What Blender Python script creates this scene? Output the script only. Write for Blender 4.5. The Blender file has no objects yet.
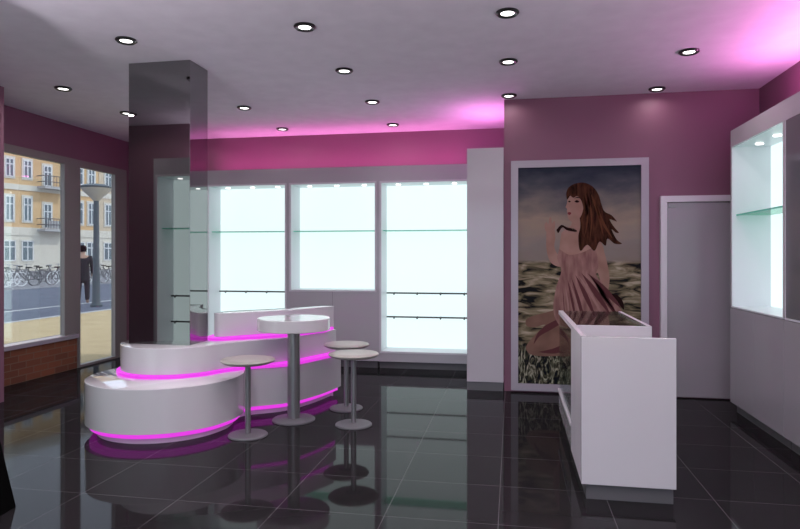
import bpy, bmesh, math, random
from mathutils import Vector, Matrix
random.seed(7)
C = bpy.context.scene.collection
PI = math.pi

# ------------------------------------------------------------------ materials
def mat(name, col, rough=0.5, metal=0.0, spec=0.5, coat=0.0, emit=None, estr=0.0):
    m = bpy.data.materials.new(name); m.use_nodes = True
    b = m.node_tree.nodes['Principled BSDF']
    b.inputs['Base Color'].default_value = (*col, 1)
    b.inputs['Roughness'].default_value = rough
    b.inputs['Metallic'].default_value = metal
    b.inputs['Specular IOR Level'].default_value = spec
    b.inputs['Coat Weight'].default_value = coat
    b.inputs['Coat Roughness'].default_value = 0.03
    if emit:
        b.inputs['Emission Color'].default_value = (*emit, 1)
        b.inputs['Emission Strength'].default_value = estr
    return m

def noisy(m, a, b_, scale=4.0, detail=4.0, bump=0.0, stretch=(1,1,1)):
    """vary the base colour of a principled material between a and b_"""
    nt = m.node_tree; b = nt.nodes['Principled BSDF']
    tc = nt.nodes.new('ShaderNodeTexCoord'); mp = nt.nodes.new('ShaderNodeMapping')
    mp.inputs['Scale'].default_value = stretch
    n = nt.nodes.new('ShaderNodeTexNoise'); n.inputs['Scale'].default_value = scale; n.inputs['Detail'].default_value = detail
    r = nt.nodes.new('ShaderNodeValToRGB')
    r.color_ramp.elements[0].position = 0.3; r.color_ramp.elements[0].color = (*a, 1)
    r.color_ramp.elements[1].position = 0.7; r.color_ramp.elements[1].color = (*b_, 1)
    L = nt.links
    L.new(tc.outputs['Object'], mp.inputs['Vector']); L.new(mp.outputs['Vector'], n.inputs['Vector'])
    L.new(n.outputs['Fac'], r.inputs['Fac']); L.new(r.outputs['Color'], b.inputs['Base Color'])
    if bump:
        bm = nt.nodes.new('ShaderNodeBump'); bm.inputs['Strength'].default_value = bump; bm.inputs['Distance'].default_value = 0.01
        L.new(n.outputs['Fac'], bm.inputs['Height']); L.new(bm.outputs['Normal'], b.inputs['Normal'])
    return m

def glass(name, tint=(0.9, 0.97, 0.95), refl=0.08):
    m = bpy.data.materials.new(name); m.use_nodes = True
    nt = m.node_tree; nt.nodes.clear(); L = nt.links
    o = nt.nodes.new('ShaderNodeOutputMaterial'); mx = nt.nodes.new('ShaderNodeMixShader')
    t = nt.nodes.new('ShaderNodeBsdfTransparent'); g = nt.nodes.new('ShaderNodeBsdfGlossy')
    fr = nt.nodes.new('ShaderNodeFresnel'); fr.inputs['IOR'].default_value = 1.45
    t.inputs['Color'].default_value = (*tint, 1); g.inputs['Roughness'].default_value = 0.02
    ml = nt.nodes.new('ShaderNodeMath'); ml.operation = 'MULTIPLY'; ml.inputs[1].default_value = refl * 12
    ml.use_clamp = True
    L.new(fr.outputs['Fac'], ml.inputs[0]); L.new(ml.outputs[0], mx.inputs['Fac'])
    L.new(t.outputs[0], mx.inputs[1]); L.new(g.outputs[0], mx.inputs[2]); L.new(mx.outputs[0], o.inputs['Surface'])
    return m

M = {}
M['white'] = mat('white_gloss_laminate', (0.67, 0.66, 0.68), 0.10, coat=0.35)
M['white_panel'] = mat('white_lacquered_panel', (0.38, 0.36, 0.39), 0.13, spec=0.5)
M['display_white'] = mat('white_display_front', (0.52, 0.50, 0.53), 0.12, spec=0.55)
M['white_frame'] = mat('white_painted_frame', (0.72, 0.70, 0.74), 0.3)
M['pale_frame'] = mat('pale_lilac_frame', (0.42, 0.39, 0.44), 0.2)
M['lit_top'] = mat('light_lifted_tread', (0.90, 0.87, 0.91), 0.05, spec=0.9, coat=1.0)  # tier tops coloured whiter than the sides to carry reflected light
M['plinth'] = mat('brushed_grey_plinth', (0.13, 0.13, 0.135), 0.3, metal=0.0)
M['pink'] = noisy(mat('magenta_pink_wall_paint', (0.36, 0.12, 0.25), 0.55), (0.215, 0.092, 0.142), (0.235, 0.102, 0.158), 1.2, 2)
M['ceil'] = noisy(mat('lilac_ceiling_plaster', (0.5, 0.46, 0.52), 0.9), (0.71, 0.68, 0.75), (0.77, 0.74, 0.81), 6, 6, 0.12)
M['steel'] = mat('satin_grey_steel', (0.33, 0.335, 0.335), 0.3, metal=0.7)
M['steel_dark'] = mat('dark_rail_steel', (0.07, 0.07, 0.075), 0.3, metal=0.6)
M['base_grey'] = mat('grey_powder_coated_base', (0.17, 0.17, 0.18), 0.5)
M['seat'] = noisy(mat('beige_grey_seat_laminate', (0.5, 0.45, 0.42), 0.35), (0.45, 0.435, 0.39), (0.51, 0.49, 0.44), 12, 3)
M['black'] = mat('matt_black_board', (0.003, 0.003, 0.003), 0.9, spec=0.02)
M['magenta'] = mat('magenta_led_and_glow', (0.15, 0.02, 0.14), 0.4, emit=(0.80, 0.045, 0.78), estr=0.96)
M['cove'] = mat('pink_cove_tube', (0.6, 0.2, 0.5), 0.4, emit=(1.0, 0.16, 0.62), estr=6)
M['lightbox'] = mat('backlit_acrylic', (0.2, 0.22, 0.22), 0.25, emit=(0.82, 1.0, 1.0), estr=1.0)
M['liner'] = mat('white_recess_liner', (0.78, 0.80, 0.84), 0.3)
M['lamp'] = mat('lamp_lens', (1, 1, 1), 0.3, emit=(1.0, 0.97, 0.95), estr=4)
M['ring'] = mat('black_downlight_ring', (0.015, 0.015, 0.015), 0.3)
M['glass'] = glass('clear_glass', (0.93, 0.97, 0.96), 0.06)
M['shelf_glass'] = glass('green_tinted_shelf_glass', (0.55, 0.93, 0.78), 0.06)
M['winglass'] = glass('window_glass', (0.90, 0.92, 0.92), 0.03)
M['greenglass'] = mat('green_edged_glass', (0.22, 0.80, 0.60), 0.1)
M['window_frame'] = mat('grey_aluminium_frame', (0.26, 0.24, 0.23), 0.5)
M['dark_mirror'] = mat('smoked_grey_mirror', (0.40, 0.41, 0.42), 0.02, metal=1.0)
M['grey_gloss'] = mat('grey_smoked_glass_front', (0.16, 0.155, 0.17), 0.08, spec=0.7)
M['joint'] = mat('dark_joint', (0.12, 0.11, 0.12), 0.6)

def mirror_mat():
    m = bpy.data.materials.new('smoked_column_mirror'); m.use_nodes = True
    nt = m.node_tree; nt.nodes.clear(); L = nt.links
    o = nt.nodes.new('ShaderNodeOutputMaterial'); mx = nt.nodes.new('ShaderNodeMixShader')
    d = nt.nodes.new('ShaderNodeBsdfDiffuse'); d.inputs['Color'].default_value = (0.012, 0.011, 0.012, 1)
    g = nt.nodes.new('ShaderNodeBsdfGlossy'); g.inputs['Roughness'].default_value = 0.0; g.inputs['Color'].default_value = (1, 1, 1, 1)
    lw = nt.nodes.new('ShaderNodeLayerWeight'); lw.inputs['Blend'].default_value = 0.35
    mr = nt.nodes.new('ShaderNodeMapRange')
    mr.inputs['From Min'].default_value = 0.0; mr.inputs['From Max'].default_value = 0.6
    mr.inputs['To Min'].default_value = 0.23; mr.inputs['To Max'].default_value = 0.35
    L.new(lw.outputs['Facing'], mr.inputs['Value']); L.new(mr.outputs[0], mx.inputs['Fac'])
    L.new(d.outputs[0], mx.inputs[1]); L.new(g.outputs[0], mx.inputs[2]); L.new(mx.outputs[0], o.inputs['Surface'])
    return m
M['mirror'] = mirror_mat()

def floor_mat():
    m = bpy.data.materials.new('dark_polished_tile'); m.use_nodes = True
    nt = m.node_tree; nt.nodes.clear(); L = nt.links; N = nt.nodes.new
    o = N('ShaderNodeOutputMaterial'); mx = N('ShaderNodeMixShader'); d = N('ShaderNodeBsdfDiffuse'); g = N('ShaderNodeBsdfGlossy')
    tc = N('ShaderNodeTexCoord'); mp = N('ShaderNodeMapping'); mp.inputs['Location'].default_value = (TILE_OX, TILE_OY, 0)
    br = N('ShaderNodeTexBrick'); br.offset = 0.0; br.squash = 1.0
    br.inputs['Scale'].default_value = 1.0; br.inputs['Brick Width'].default_value = 0.6; br.inputs['Row Height'].default_value = 0.546
    br.inputs['Mortar Size'].default_value = 0.0020; br.inputs['Mortar Smooth'].default_value = 0.1
    br.inputs['Color1'].default_value = (0.018, 0.017, 0.018, 1); br.inputs['Color2'].default_value = (0.022, 0.020, 0.022, 1)
    br.inputs['Mortar'].default_value = (0.11, 0.105, 0.11, 1)
    L.new(tc.outputs['Object'], mp.inputs['Vector']); L.new(mp.outputs['Vector'], br.inputs['Vector']); L.new(br.outputs['Color'], d.inputs['Color'])
    fr = N('ShaderNodeFresnel'); fr.inputs['IOR'].default_value = 1.45
    ml = N('ShaderNodeMath'); ml.operation = 'MULTIPLY'; ml.inputs[1].default_value = 0.42
    L.new(fr.outputs[0], ml.inputs[0]); L.new(ml.outputs[0], mx.inputs['Fac'])
    g.inputs['Roughness'].default_value = 0.04; g.inputs['Color'].default_value = (1, 1, 1, 1)
    L.new(d.outputs[0], mx.inputs[1]); L.new(g.outputs[0], mx.inputs[2]); L.new(mx.outputs[0], o.inputs['Surface'])
    return m
TILE_OX, TILE_OY = 0.07, 0.041

def brick_mat(name, w, h, c1, c2, mo, ms=0.006, rough=0.8, axis='YZ'):
    m = mat(name, c1, rough)
    nt = m.node_tree; b = nt.nodes['Principled BSDF']; L = nt.links
    tc = nt.nodes.new('ShaderNodeTexCoord'); sp = nt.nodes.new('ShaderNodeSeparateXYZ'); cb = nt.nodes.new('ShaderNodeCombineXYZ')
    L.new(tc.outputs['Object'], sp.inputs[0])
    L.new(sp.outputs[axis[0]], cb.inputs['X']); L.new(sp.outputs[axis[1]], cb.inputs['Y'])
    br = nt.nodes.new('ShaderNodeTexBrick'); br.inputs['Scale'].default_value = 1.0
    br.inputs['Brick Width'].default_value = w; br.inputs['Row Height'].default_value = h
    br.inputs['Mortar Size'].default_value = ms
    br.inputs['Color1'].default_value = (*c1, 1); br.inputs['Color2'].default_value = (*c2, 1); br.inputs['Mortar'].default_value = (*mo, 1)
    L.new(cb.outputs[0], br.inputs['Vector']); L.new(br.outputs['Color'], b.inputs['Base Color'])
    return m
M['brick'] = brick_mat('red_brown_brick', 0.22, 0.075, (0.26, 0.085, 0.04), (0.16, 0.055, 0.03), (0.22, 0.14, 0.09), 0.005)
M['floor'] = floor_mat()

# ------------------------------------------------------------------ mesh helpers
class MB:
    def __init__(s): s.bm = bmesh.new()
    def box(s, x0, x1, y0, y1, z0, z1, bev=0.0):
        t = bmesh.new(); bmesh.ops.create_cube(t, size=1.0)
        for v in t.verts:
            v.co = Vector(((x0+x1)/2 + v.co.x*(x1-x0), (y0+y1)/2 + v.co.y*(y1-y0), (z0+z1)/2 + v.co.z*(z1-z0)))
        if bev: bmesh.ops.bevel(t, geom=t.edges[:], offset=bev, segments=2, affect='EDGES', profile=0.5)
        s._merge(t); return s
    def _merge(s, t):
        me = bpy.data.meshes.new('t'); t.to_mesh(me); t.free(); s.bm.from_mesh(me); bpy.data.meshes.remove(me)
    def lathe(s, prof, c=(0, 0, 0), n=48):
        t = bmesh.new(); rings = []
        for r, z in prof:
            if r < 1e-6: rings.append([t.verts.new((c[0], c[1], c[2]+z))])
            else: rings.append([t.verts.new((c[0]+r*math.cos(2*PI*k/n), c[1]+r*math.sin(2*PI*k/n), c[2]+z)) for k in range(n)])
        for a, b in zip(rings, rings[1:]):
            for k in range(n):
                k2 = (k+1) % n
                if len(a) == 1 and len(b) == 1: continue
                if len(a) == 1: t.faces.new((a[0], b[k2], b[k]))
                elif len(b) == 1: t.faces.new((a[k], a[k2], b[0]))
                else: t.faces.new((a[k], a[k2], b[k2], b[k]))
        bmesh.ops.recalc_face_normals(t, faces=t.faces[:]); s._merge(t); return s
    def tube(s, pts, r, n=10, closed=False):
        t = bmesh.new(); pts = [Vector(p) for p in pts]; rings = []
        N = len(pts)
        for i, p in enumerate(pts):
            rr = r[i] if isinstance(r, (list, tuple)) else r
            if closed: d = pts[(i+1) % N] - pts[i-1]
            else: d = pts[min(i+1, N-1)] - pts[max(i-1, 0)]
            d.normalize(); u = d.cross(Vector((0, 0, 1)))
            if u.length < 1e-3: u = d.cross(Vector((0, 1, 0)))
            u.normalize(); w = d.cross(u)
            rings.append([t.verts.new(p + rr*(math.cos(2*PI*k/n)*u + math.sin(2*PI*k/n)*w)) for k in range(n)])
        pairs = list(zip(rings, rings[1:])) + ([(rings[-1], rings[0])] if closed else [])
        for a, b in pairs:
            for k in range(n): t.faces.new((a[k], a[(k+1) % n], b[(k+1) % n], b[k]))
        if not closed: t.faces.new(rings[0]); t.faces.new(rings[-1][::-1])
        bmesh.ops.recalc_face_normals(t, faces=t.faces[:]); s._merge(t); return s
    def prism(s, pts, z0, z1, bev=0.0):
        t = bmesh.new()
        lo = [t.verts.new((x, y, z0)) for x, y in pts]; hi = [t.verts.new((x, y, z1)) for x, y in pts]
        t.faces.new(lo[::-1]); top = t.faces.new(hi); n = len(pts)
        for k in range(n): t.faces.new((lo[k], lo[(k+1) % n], hi[(k+1) % n], hi[k]))
        bmesh.ops.recalc_face_normals(t, faces=t.faces[:])
        if bev:
            es = [e for e in t.edges if abs(e.verts[0].co.z - e.verts[1].co.z) < 1e-6]
            bmesh.ops.bevel(t, geom=es, offset=bev, segments=2, affect='EDGES', profile=0.5)
        s._merge(t); return s
    def poly(s, pts):
        s.bm.faces.new([s.bm.verts.new(p) for p in pts]); return s
    def build(s, name, m, parent=None, smooth=False, angle=35, origin=None):
        me = bpy.data.meshes.new(name); bmesh.ops.recalc_face_normals(s.bm, faces=s.bm.faces[:])
        if origin is not None:
            for v in s.bm.verts: v.co -= Vector(origin)
        if smooth:
            a = math.radians(angle)
            for f in s.bm.faces: f.smooth = True
            for e in s.bm.edges:
                e.smooth = not (len(e.link_faces) == 2 and e.calc_face_angle(0) > a)
        s.bm.to_mesh(me); s.bm.free(); me.materials.append(m)
        o = bpy.data.objects.new(name, me); C.objects.link(o)
        if origin is not None: o.location = origin
        if parent: o.parent = parent
        return o

def tag(o, label=None, cat=None, group=None, kind=None):
    if label: o['label'] = label
    if cat: o['category'] = cat
    if group: o['group'] = group
    if kind: o['kind'] = kind
    return o
def thing(name, label, cat, loc=(0, 0, 0), rz=0, group=None):
    o = bpy.data.objects.new(name, None); C.objects.link(o); o.location = loc; o.rotation_euler = (0, 0, rz)
    o.empty_display_size = 0.1
    return tag(o, label, cat, group)
def struct(name, mb, m, label=None):
    o = mb.build(name, m); o['kind'] = 'structure'
    if label: o['label'] = label
    return o
def copy_tree(o, parent=None):
    c = o.copy(); C.objects.link(c); c.parent = parent
    for ch in [x for x in list(C.objects) if x.parent == o]: copy_tree(ch, c)
    return c
def area_light(name, loc, size, energy, col, rot=(0, 0, 0), size_y=None, shape='RECTANGLE', spread=PI, parent=None):
    l = bpy.data.lights.new(name, 'AREA'); l.energy = energy; l.color = col; l.shape = shape; l.size = size; l.spread = spread
    if size_y: l.size_y = size_y
    o = bpy.data.objects.new(name, l); C.objects.link(o); o.location = loc; o.rotation_euler = rot
    if parent: o.parent = parent
    return o

# ------------------------------------------------------------------ room shell
H = 3.0
XL, XW, XR = -4.77, -5.32, 2.34       # left wall, recessed window wall, right wall
YB, YP, YF = 7.90, 6.48, -2.2          # back wall, poster wall, front wall
struct('floor', MB().box(-5.5, XR+0.15, YF-0.15, YB+0.15, -0.12, 0), M['floor'])
struct('ceiling', MB().box(-5.5, XR+0.15, YF-0.15, YB+0.15, H, H+0.15), M['ceil'])
struct('wall_back', MB().box(XW-0.2, 0.1, YB, YB+0.15, 0, H), M['pink'])
struct('wall_poster', MB().box(-0.08, XR+0.15, YP, YP+0.15, 0, H).box(-0.08, 0.05, YP+0.15, YB, 0, H), M['pink'])
struct('wall_right', MB().box(XR, XR+0.15, YF, YP, 0, H), M['pink'])
struct('wall_left', MB().box(XL-0.75, XL, YF, 5.15, 0, H), M['pink'])
# stub partition that carries the shelving seen in the column mirror
struct('wall_partition', MB().box(XL, -2.95, 2.33, 2.45, 0, H), M['pink'])
# front wall with a wide shop window behind the camera
struct('wall_front', MB().box(XL, XR, YF-0.15, YF, 2.7, H).box(XL, -4.2, YF-0.15, YF, 0, 2.7).box(1.8, XR, YF-0.15, YF, 0, 2.7), M['pink'])
wf = MB().box(-4.2, 1.8, YF-0.1, YF-0.04, 0, 0.08).box(-4.2, 1.8, YF-0.1, YF-0.04, 2.62, 2.7)
for x in (-4.2, -2.2, -0.2, 1.72): wf.box(x, x+0.08, YF-0.1, YF-0.04, 0.08, 2.62)
w3 = struct('window_3', wf, M['window_frame'])
MB().box(-4.12, 1.72, YF-0.075, YF-0.065, 0.08, 2.62).build('pane', M['winglass'], w3)

# window wall on the left: pink band above the glazing, pink end strip
struct('wall_window_side', MB().box(XW-0.2, XW, 5.15, YB, 2.59, H).box(XW-0.2, XW, 7.86, YB, 0, 2.59).box(XW-0.2, XW, 5.15, 5.3, 0, 2.59), M['pink'])
y0, y1, y2, y3, y4, y5 = 5.3, 5.38, 6.62, 6.92, 7.56, 7.86
fx0, fx1 = XW-0.05, XW+0.01
wfr = MB().box(fx0, fx1, y0, y3-0.16, 2.505, 2.59).box(fx0, fx1, y0, y1, 0.44, 2.505).box(fx0, fx1, y2+0.02, y3-0.16, 0.43, 2.505)
w1 = struct('window_1', wfr, M['window_frame'])
MB().box(XW-0.035, XW-0.027, y1, y2+0.02, 0.44, 2.505).build('pane', M['winglass'], w1)
MB().box(XW-0.17, XW+0.025, y0, y3-0.04, 0.375, 0.425, 0.004).build('window_sill', M['pale_frame'], w1)
struct('wall_below_window', MB().box(XW-0.18, XW, 5.15, y3-0.05, 0, 0.375), M['brick'])
dfr = MB().box(fx0, fx1, y3-0.16, y5, 2.505, 2.59).box(fx0, fx1, y3-0.16, y3, 0.43, 2.505).box(fx0, fx1, y3-0.045, y3, 0, 0.43).box(fx0, fx1, y4+0.05, y5, 0, 2.505).box(fx0, fx0+0.06, y3, y4+0.05, 0.0, 0.03)
d2 = struct('door_2', dfr, M['window_frame'])
MB().box(XW-0.035, XW-0.027, y3, y4+0.05, 0.03, 2.505).build('pane', M['winglass'], d2)

# white interior door on the poster wall
dx0, dx1, dz = 1.435, 2.20, 1.978
dfm = MB().box(dx0, dx0+0.06, YP-0.045, YP-0.001, 0, dz).box(dx1-0.06, dx1, YP-0.045, YP-0.001, 0, dz).box(dx0+0.06, dx1-0.06, YP-0.045, YP-0.001, dz-0.06, dz)
d1 = struct('door_1', dfm, M['white_frame'])
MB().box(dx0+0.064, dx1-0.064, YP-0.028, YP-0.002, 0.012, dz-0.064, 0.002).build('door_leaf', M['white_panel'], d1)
MB().box(dx0+0.075, dx0+0.14, YP-0.04, YP-0.028, dz-0.115, dz-0.08, 0.002).build('door_closer', M['steel'], d1)
MB().box(dx1-0.13, dx1-0.115, YP-0.05, YP-0.028, 0.95, 1.12, 0.003).build('door_handle', M['steel'], d1)
struct('baseboard_poster', MB().box(1.345, dx0-0.002, YP-0.015, YP-0.001, 0, 0.07).box(dx1+0.002, XR, YP-0.015, YP-0.001, 0, 0.07), M['plinth'])

# ------------------------------------------------------------------ mirrored column
col = MB().box(-3.155, -2.60, 4.70, 5.0, 0.655, H-0.001, 0.002)
col = col.build('mirrored_column', M['mirror'])
tag(col, 'square ceiling-high column clad in smoked mirror, rising through the stepped counter', 'column')

# ------------------------------------------------------------------ downlights
def downlight(x, y, label, group=None, energy=6.0):
    t = thing('downlight', label, 'ceiling light', (x, y, H), group=group)
    return t
proto = None
XS = [-4.25, -2.85, -1.43, -0.03, 1.37]; YS = [7.43, 6.30, 5.20, 4.16, 3.05, 1.95, 0.85, -0.25, -1.3]
dl_names = {
 (-4.25, 5.20): 'round recessed downlight above the window, nearest the left edge of the photo',
 (-4.25, 6.30): 'round recessed downlight just left of the mirrored column top',
 (-2.85, 4.16): 'round recessed downlight in front of the mirrored column',
 (-2.85, 6.30): 'small round downlight right of and behind the mirrored column',
 (-2.85, 7.43): 'small round downlight over the leftmost light box of the back wall',
 (-1.43, 4.16): 'round downlight of the third file from the left, nearest the viewer',
 (-1.43, 5.20): 'round downlight above the bar table and stools, second of its file',
 (-1.43, 6.30): 'small round downlight third in the file leading to the middle light boxes',
 (-1.43, 7.43): 'smallest round downlight, close to the tall rightmost light box of the back wall',
 (-0.03, 4.16): 'largest round downlight at the very top of the photo, right of centre',
 (-0.03, 5.20): 'round downlight midway along the file leading to the projecting wall corner',
 (-0.03, 6.30): 'small round downlight right at the corner of the projecting pink wall',
 (1.37, 5.20): 'round downlight over the glass showcase on the right half of the ceiling',
 (1.37, 6.30): 'round downlight close to the pink wall above the white door',
}
for y in YS:
    for x in XS:
        if y == 7.43 and x > -1 or (x, y) == (1.37, 4.16): continue
        if y < 2.6 and x < -4: continue
        if y == 3.05 and x == -4.25: y_ = 3.2
        seen = dl_names.get((x, y))
        if seen is None and y >= 4 and (x, y) not in ((-4.25, 7.43), (-2.85, 5.20), (-4.25, 4.16), (1.37, 4.16)): continue
        lab = seen or 'round recessed downlight hidden from the camera, over the near part of the shop'
        if proto is None:
            proto = thing('downlight', lab, 'ceiling light', (x, y, H), group=None)
            MB().lathe([(0.045, 0.0), (0.075, 0.0), (0.078, -0.008), (0.066, -0.020), (0.045, -0.012), (0.045, 0.0)]).build('trim_ring', M['ring'], proto, True)
            MB().lathe([(0.0, -0.001), (0.044, -0.001), (0.044, -0.010), (0.0, -0.013)]).build('lens', M['lamp'], proto, True)
            t = proto
        else:
            t = copy_tree(proto); t.location = (x, y, H); t['label'] = lab
        if not seen: t['group'] = 'downlights outside the view'
        else: t['group'] = 'recessed ceiling downlights'
        px_, py_ = {(-4.25, 5.20): (-4.23, 5.27), (-2.85, 4.16): (-2.83, 4.185)}.get((x, y), (x, y)); t.location = (px_, py_, H)
        area_light('downlight_lamp', (px_, py_, H-0.02), 0.09, 3.6 if y < 6 else 0.8, (1.0, 0.93, 0.92), shape='DISK', spread=PI*0.9)

# ------------------------------------------------------------------ light-box displays
ZT, ZP = 2.504, 0.09
UP1, UP2, UP3 = 2, 55, 55
def rail(parent, xa, xb, y, z):
    r = MB().tube([(xa, y, z), (xb, y, z)], 0.010, 12).build('rail', M['steel_dark'], parent, True)
    n = 4
    for k in range(n):
        x = xa + 0.10 + (xb-xa-0.16)*k/(n-1)
        MB().tube([(x, y+0.012, z+0.004), (x, y-0.02, z-0.004), (x, y-0.032, z-0.016)], 0.010, 8).build('hook', M['steel_dark'], r, True)
def light_display(name, label, x0, x1, ix0, ix1, iz0, iz1, rails, shelf, y=7.5, depth=0.35, group='light-box displays'):
    """a bay facing -Y in its own frame: origin at the floor under the left front corner"""
    t = thing(name, label, 'display shelving', (x0, y, 0), group=None)
    w = x1-x0; a, b = ix0-x0, ix1-x0
    e = 0.022
    # facing with an opening; sides, top, bottom and back of the carcass
    f = MB()
    f.box(0, a-e, 0, 0.02, ZP, ZT).box(b+e, w, 0, 0.02, ZP, ZT)
    f.box(a-e, b+e, 0, 0.02, iz1+e, ZT)
    if iz0-e > ZP+0.05: f.box(a-e, b+e, 0, 0.02, ZP, iz0-e)
    f.box(0, 0.018, 0.02, depth+0.03, ZP, ZT).box(w-0.018, w, 0.02, depth+0.03, ZP, ZT)
    f.box(0.018, w-0.018, 0.02, depth+0.03, ZT-0.02, ZT).box(0.018, w-0.018, depth+0.01, depth+0.03, ZP, ZT-0.02)
    f.build('carcass', M['display_white'], t)
    fr = MB().box(a-e, a, -0.006, 0.02, iz0-e, iz1+e).box(b, b+e, -0.006, 0.02, iz0-e, iz1+e).box(a, b, -0.006, 0.02, iz1, iz1+e)
    fr.box(a, b, -0.006, 0.02, max(iz0-e, ZP), iz0)
    fr.build('frame', M['white_frame'], t)
    ln = MB().box(a-0.01, a, 0.02, depth, iz0, iz1).box(b, b+0.01, 0.02, depth, iz0, iz1).box(a, b, 0.02, depth, iz1, iz1+0.01).box(a, b, 0.02, depth, iz0-0.01, iz0)
    ln.build('recess_lining', M['liner'], t)
    MB().box(a+0.002, b-0.002, depth-0.012, depth, iz0+0.002, iz1-0.002).build('light_panel', M['lightbox'], t)
    MB().box(0.01, w-0.01, 0.05, depth, 0, ZP).build('plinth', M['plinth'], t)
    if iz0-e > 0.6:
        MB().box(w/2-0.0015, w/2+0.0015, -0.001, 0.001, ZP, iz0-e).build('panel_joint', M['joint'], t)
    if shelf:
        g = MB().box(a+0.002, b-0.002, 0.09, depth-0.014, shelf-0.004, shelf+0.004).build('glass_shelf', M['shelf_glass'], t)
        MB().box(a+0.002, b-0.002, 0.086, 0.09, shelf-0.005, shelf+0.005).build('polished_edge', M['greenglass'], g)
    for z in rails: rail(t, a+0.01, b-0.002, depth-0.06, z)
    for k in range(3):
        x = a + (b-a)*(k+0.5)/3
        s = MB().lathe([(0.0, 0), (0.028, 0), (0.028, -0.007), (0.0, -0.009)], (x, 0.2, iz1), 20).build('spot_lens', M['lamp'], t, True)
    return t
light_display('wall_display', 'tall backlit wall recess at the left of the back wall, partly behind the mirrored column', -4.0, -2.80, -3.888, -2.842, 0.216, 2.297, (0.92, 0.615), 1.71)
light_display('wall_display', 'shorter raised backlit recess in the middle of the back wall, no rails', -2.80, -1.632, -2.762, -1.672, 0.965, 2.297, (), 1.71)
light_display('wall_display', 'tall backlit wall recess with two dark rails, beside the grey tall cabinet', -1.632, -0.50, -1.59, -0.525, 0.216, 2.297, (0.92, 0.615), 1.71)
for x0, n_, lab in ((-4.02, 'wall_display', 'tall backlit recess standing against the partition, seen only in the column mirror'),):
    t = light_display(n_, lab, 0.0, 1.1, 0.05, 1.05, 0.216, 2.297, (0.92, 0.615), 1.71)
    t.location = (-2.93, 2.97-0.0, 0); t.rotation_euler = (0, 0, PI)
    t.location = (-2.93, 2.93, 0)

# tall cabinet beside the light boxes
t = thing('tall_cabinet', 'tall plain grey-white cabinet standing against the corner of the projecting pink wall', 'cabinet', (-0.46, 6.45, 0))
MB().box(0, 0.375, 0, 1.05, ZP, ZT, 0.002).build('body', M['display_white'], t)
MB().box(0.0, 0.37, 0.01, 1.0, 0, ZP).build('plinth', M['plinth'], t)

# cove lighting standing on top of the back displays, behind their top edge
def cove(name, label, p0, p1, energy, rot, parent=None, n=1):
    o = MB().tube([p0, p1], 0.014, 10).build(name, M['cove'], None, True)
    tag(o, label, 'light tube')
    return o
cove('cove_light', 'pink light tube lying on top of the back wall displays', (-3.95, 7.72, ZT+0.016), (-0.55, 7.72, ZT+0.016), 0, 0)
area_light('cove_lamp', (-2.25, 7.72, ZT+0.035), 3.4, 8, (1.0, 0.27, 0.70), (PI, 0, 0), 0.06)
cove('cove_light', 'short pink light tube lying on top of the tall cabinet', (-0.27, 6.7, ZT+0.016), (-0.27, 7.4, ZT+0.016), 0, 0)
area_light('cove_lamp', (-0.27, 7.05, ZT+0.035), 0.06, 5, (1.0, 0.30, 0.85), (PI, 0, 0), 0.7)

# added ceiling fill: an invented tube on the shelving and invented uplighters near the camera
cove('cove_light', 'added pale lilac fill tube on top of the shelving by the partition', (-3.95, 2.62, ZT+0.016), (-3.0, 2.62, ZT+0.016), 0, 0).data.materials[0] = mat('added_lilac_tube', (0.7, 0.6, 0.7), 0.4, emit=(1.0, 0.82, 1.0), estr=4)
area_light('cove_lamp', (-3.45, 2.62, ZT+0.035), 0.9, UP1, (1.0, 0.84, 1.0), (PI, 0, 0), 0.06)  # unseen lamp added with the tube to lift the ceiling
def uplighter(x, y, label, energy):  # unseen lamp added to brighten the ceiling
    o = thing('added_fill_lamp', label, 'added fill lamp', (x, y, 0))
    MB().lathe([(0, 0), (0.16, 0), (0.16, 0.015), (0.03, 0.03), (0, 0.03)]).build('base', M['base_grey'], o, True)
    MB().lathe([(0, 0.02), (0.014, 0.02), (0.014, 1.50), (0, 1.50)], n=16).build('pole', M['steel'], o, True)
    MB().lathe([(0, 1.50), (0.04, 1.50), (0.17, 1.60), (0.18, 1.62), (0.165, 1.60), (0.04, 1.515), (0, 1.515)]).build('bowl_shade', M['white_frame'], o, True)
    area_light('added_fill_light', (x, y, 1.6), 0.24, energy, (0.98, 0.92, 1.0), (PI, 0, 0), shape='DISK')
uplighter(-2.6, 1.5, 'added white bowl uplighter, brightening the ceiling from left of the camera, outside the picture', UP2)
uplighter(1.35, 1.3, 'added white bowl uplighter, brightening the ceiling from right of the camera by the wall cabinets, outside the picture', UP2)
uplighter(-0.8, -1.0, 'added white bowl uplighter, brightening the ceiling from behind the camera, outside the picture', UP3)

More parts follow.
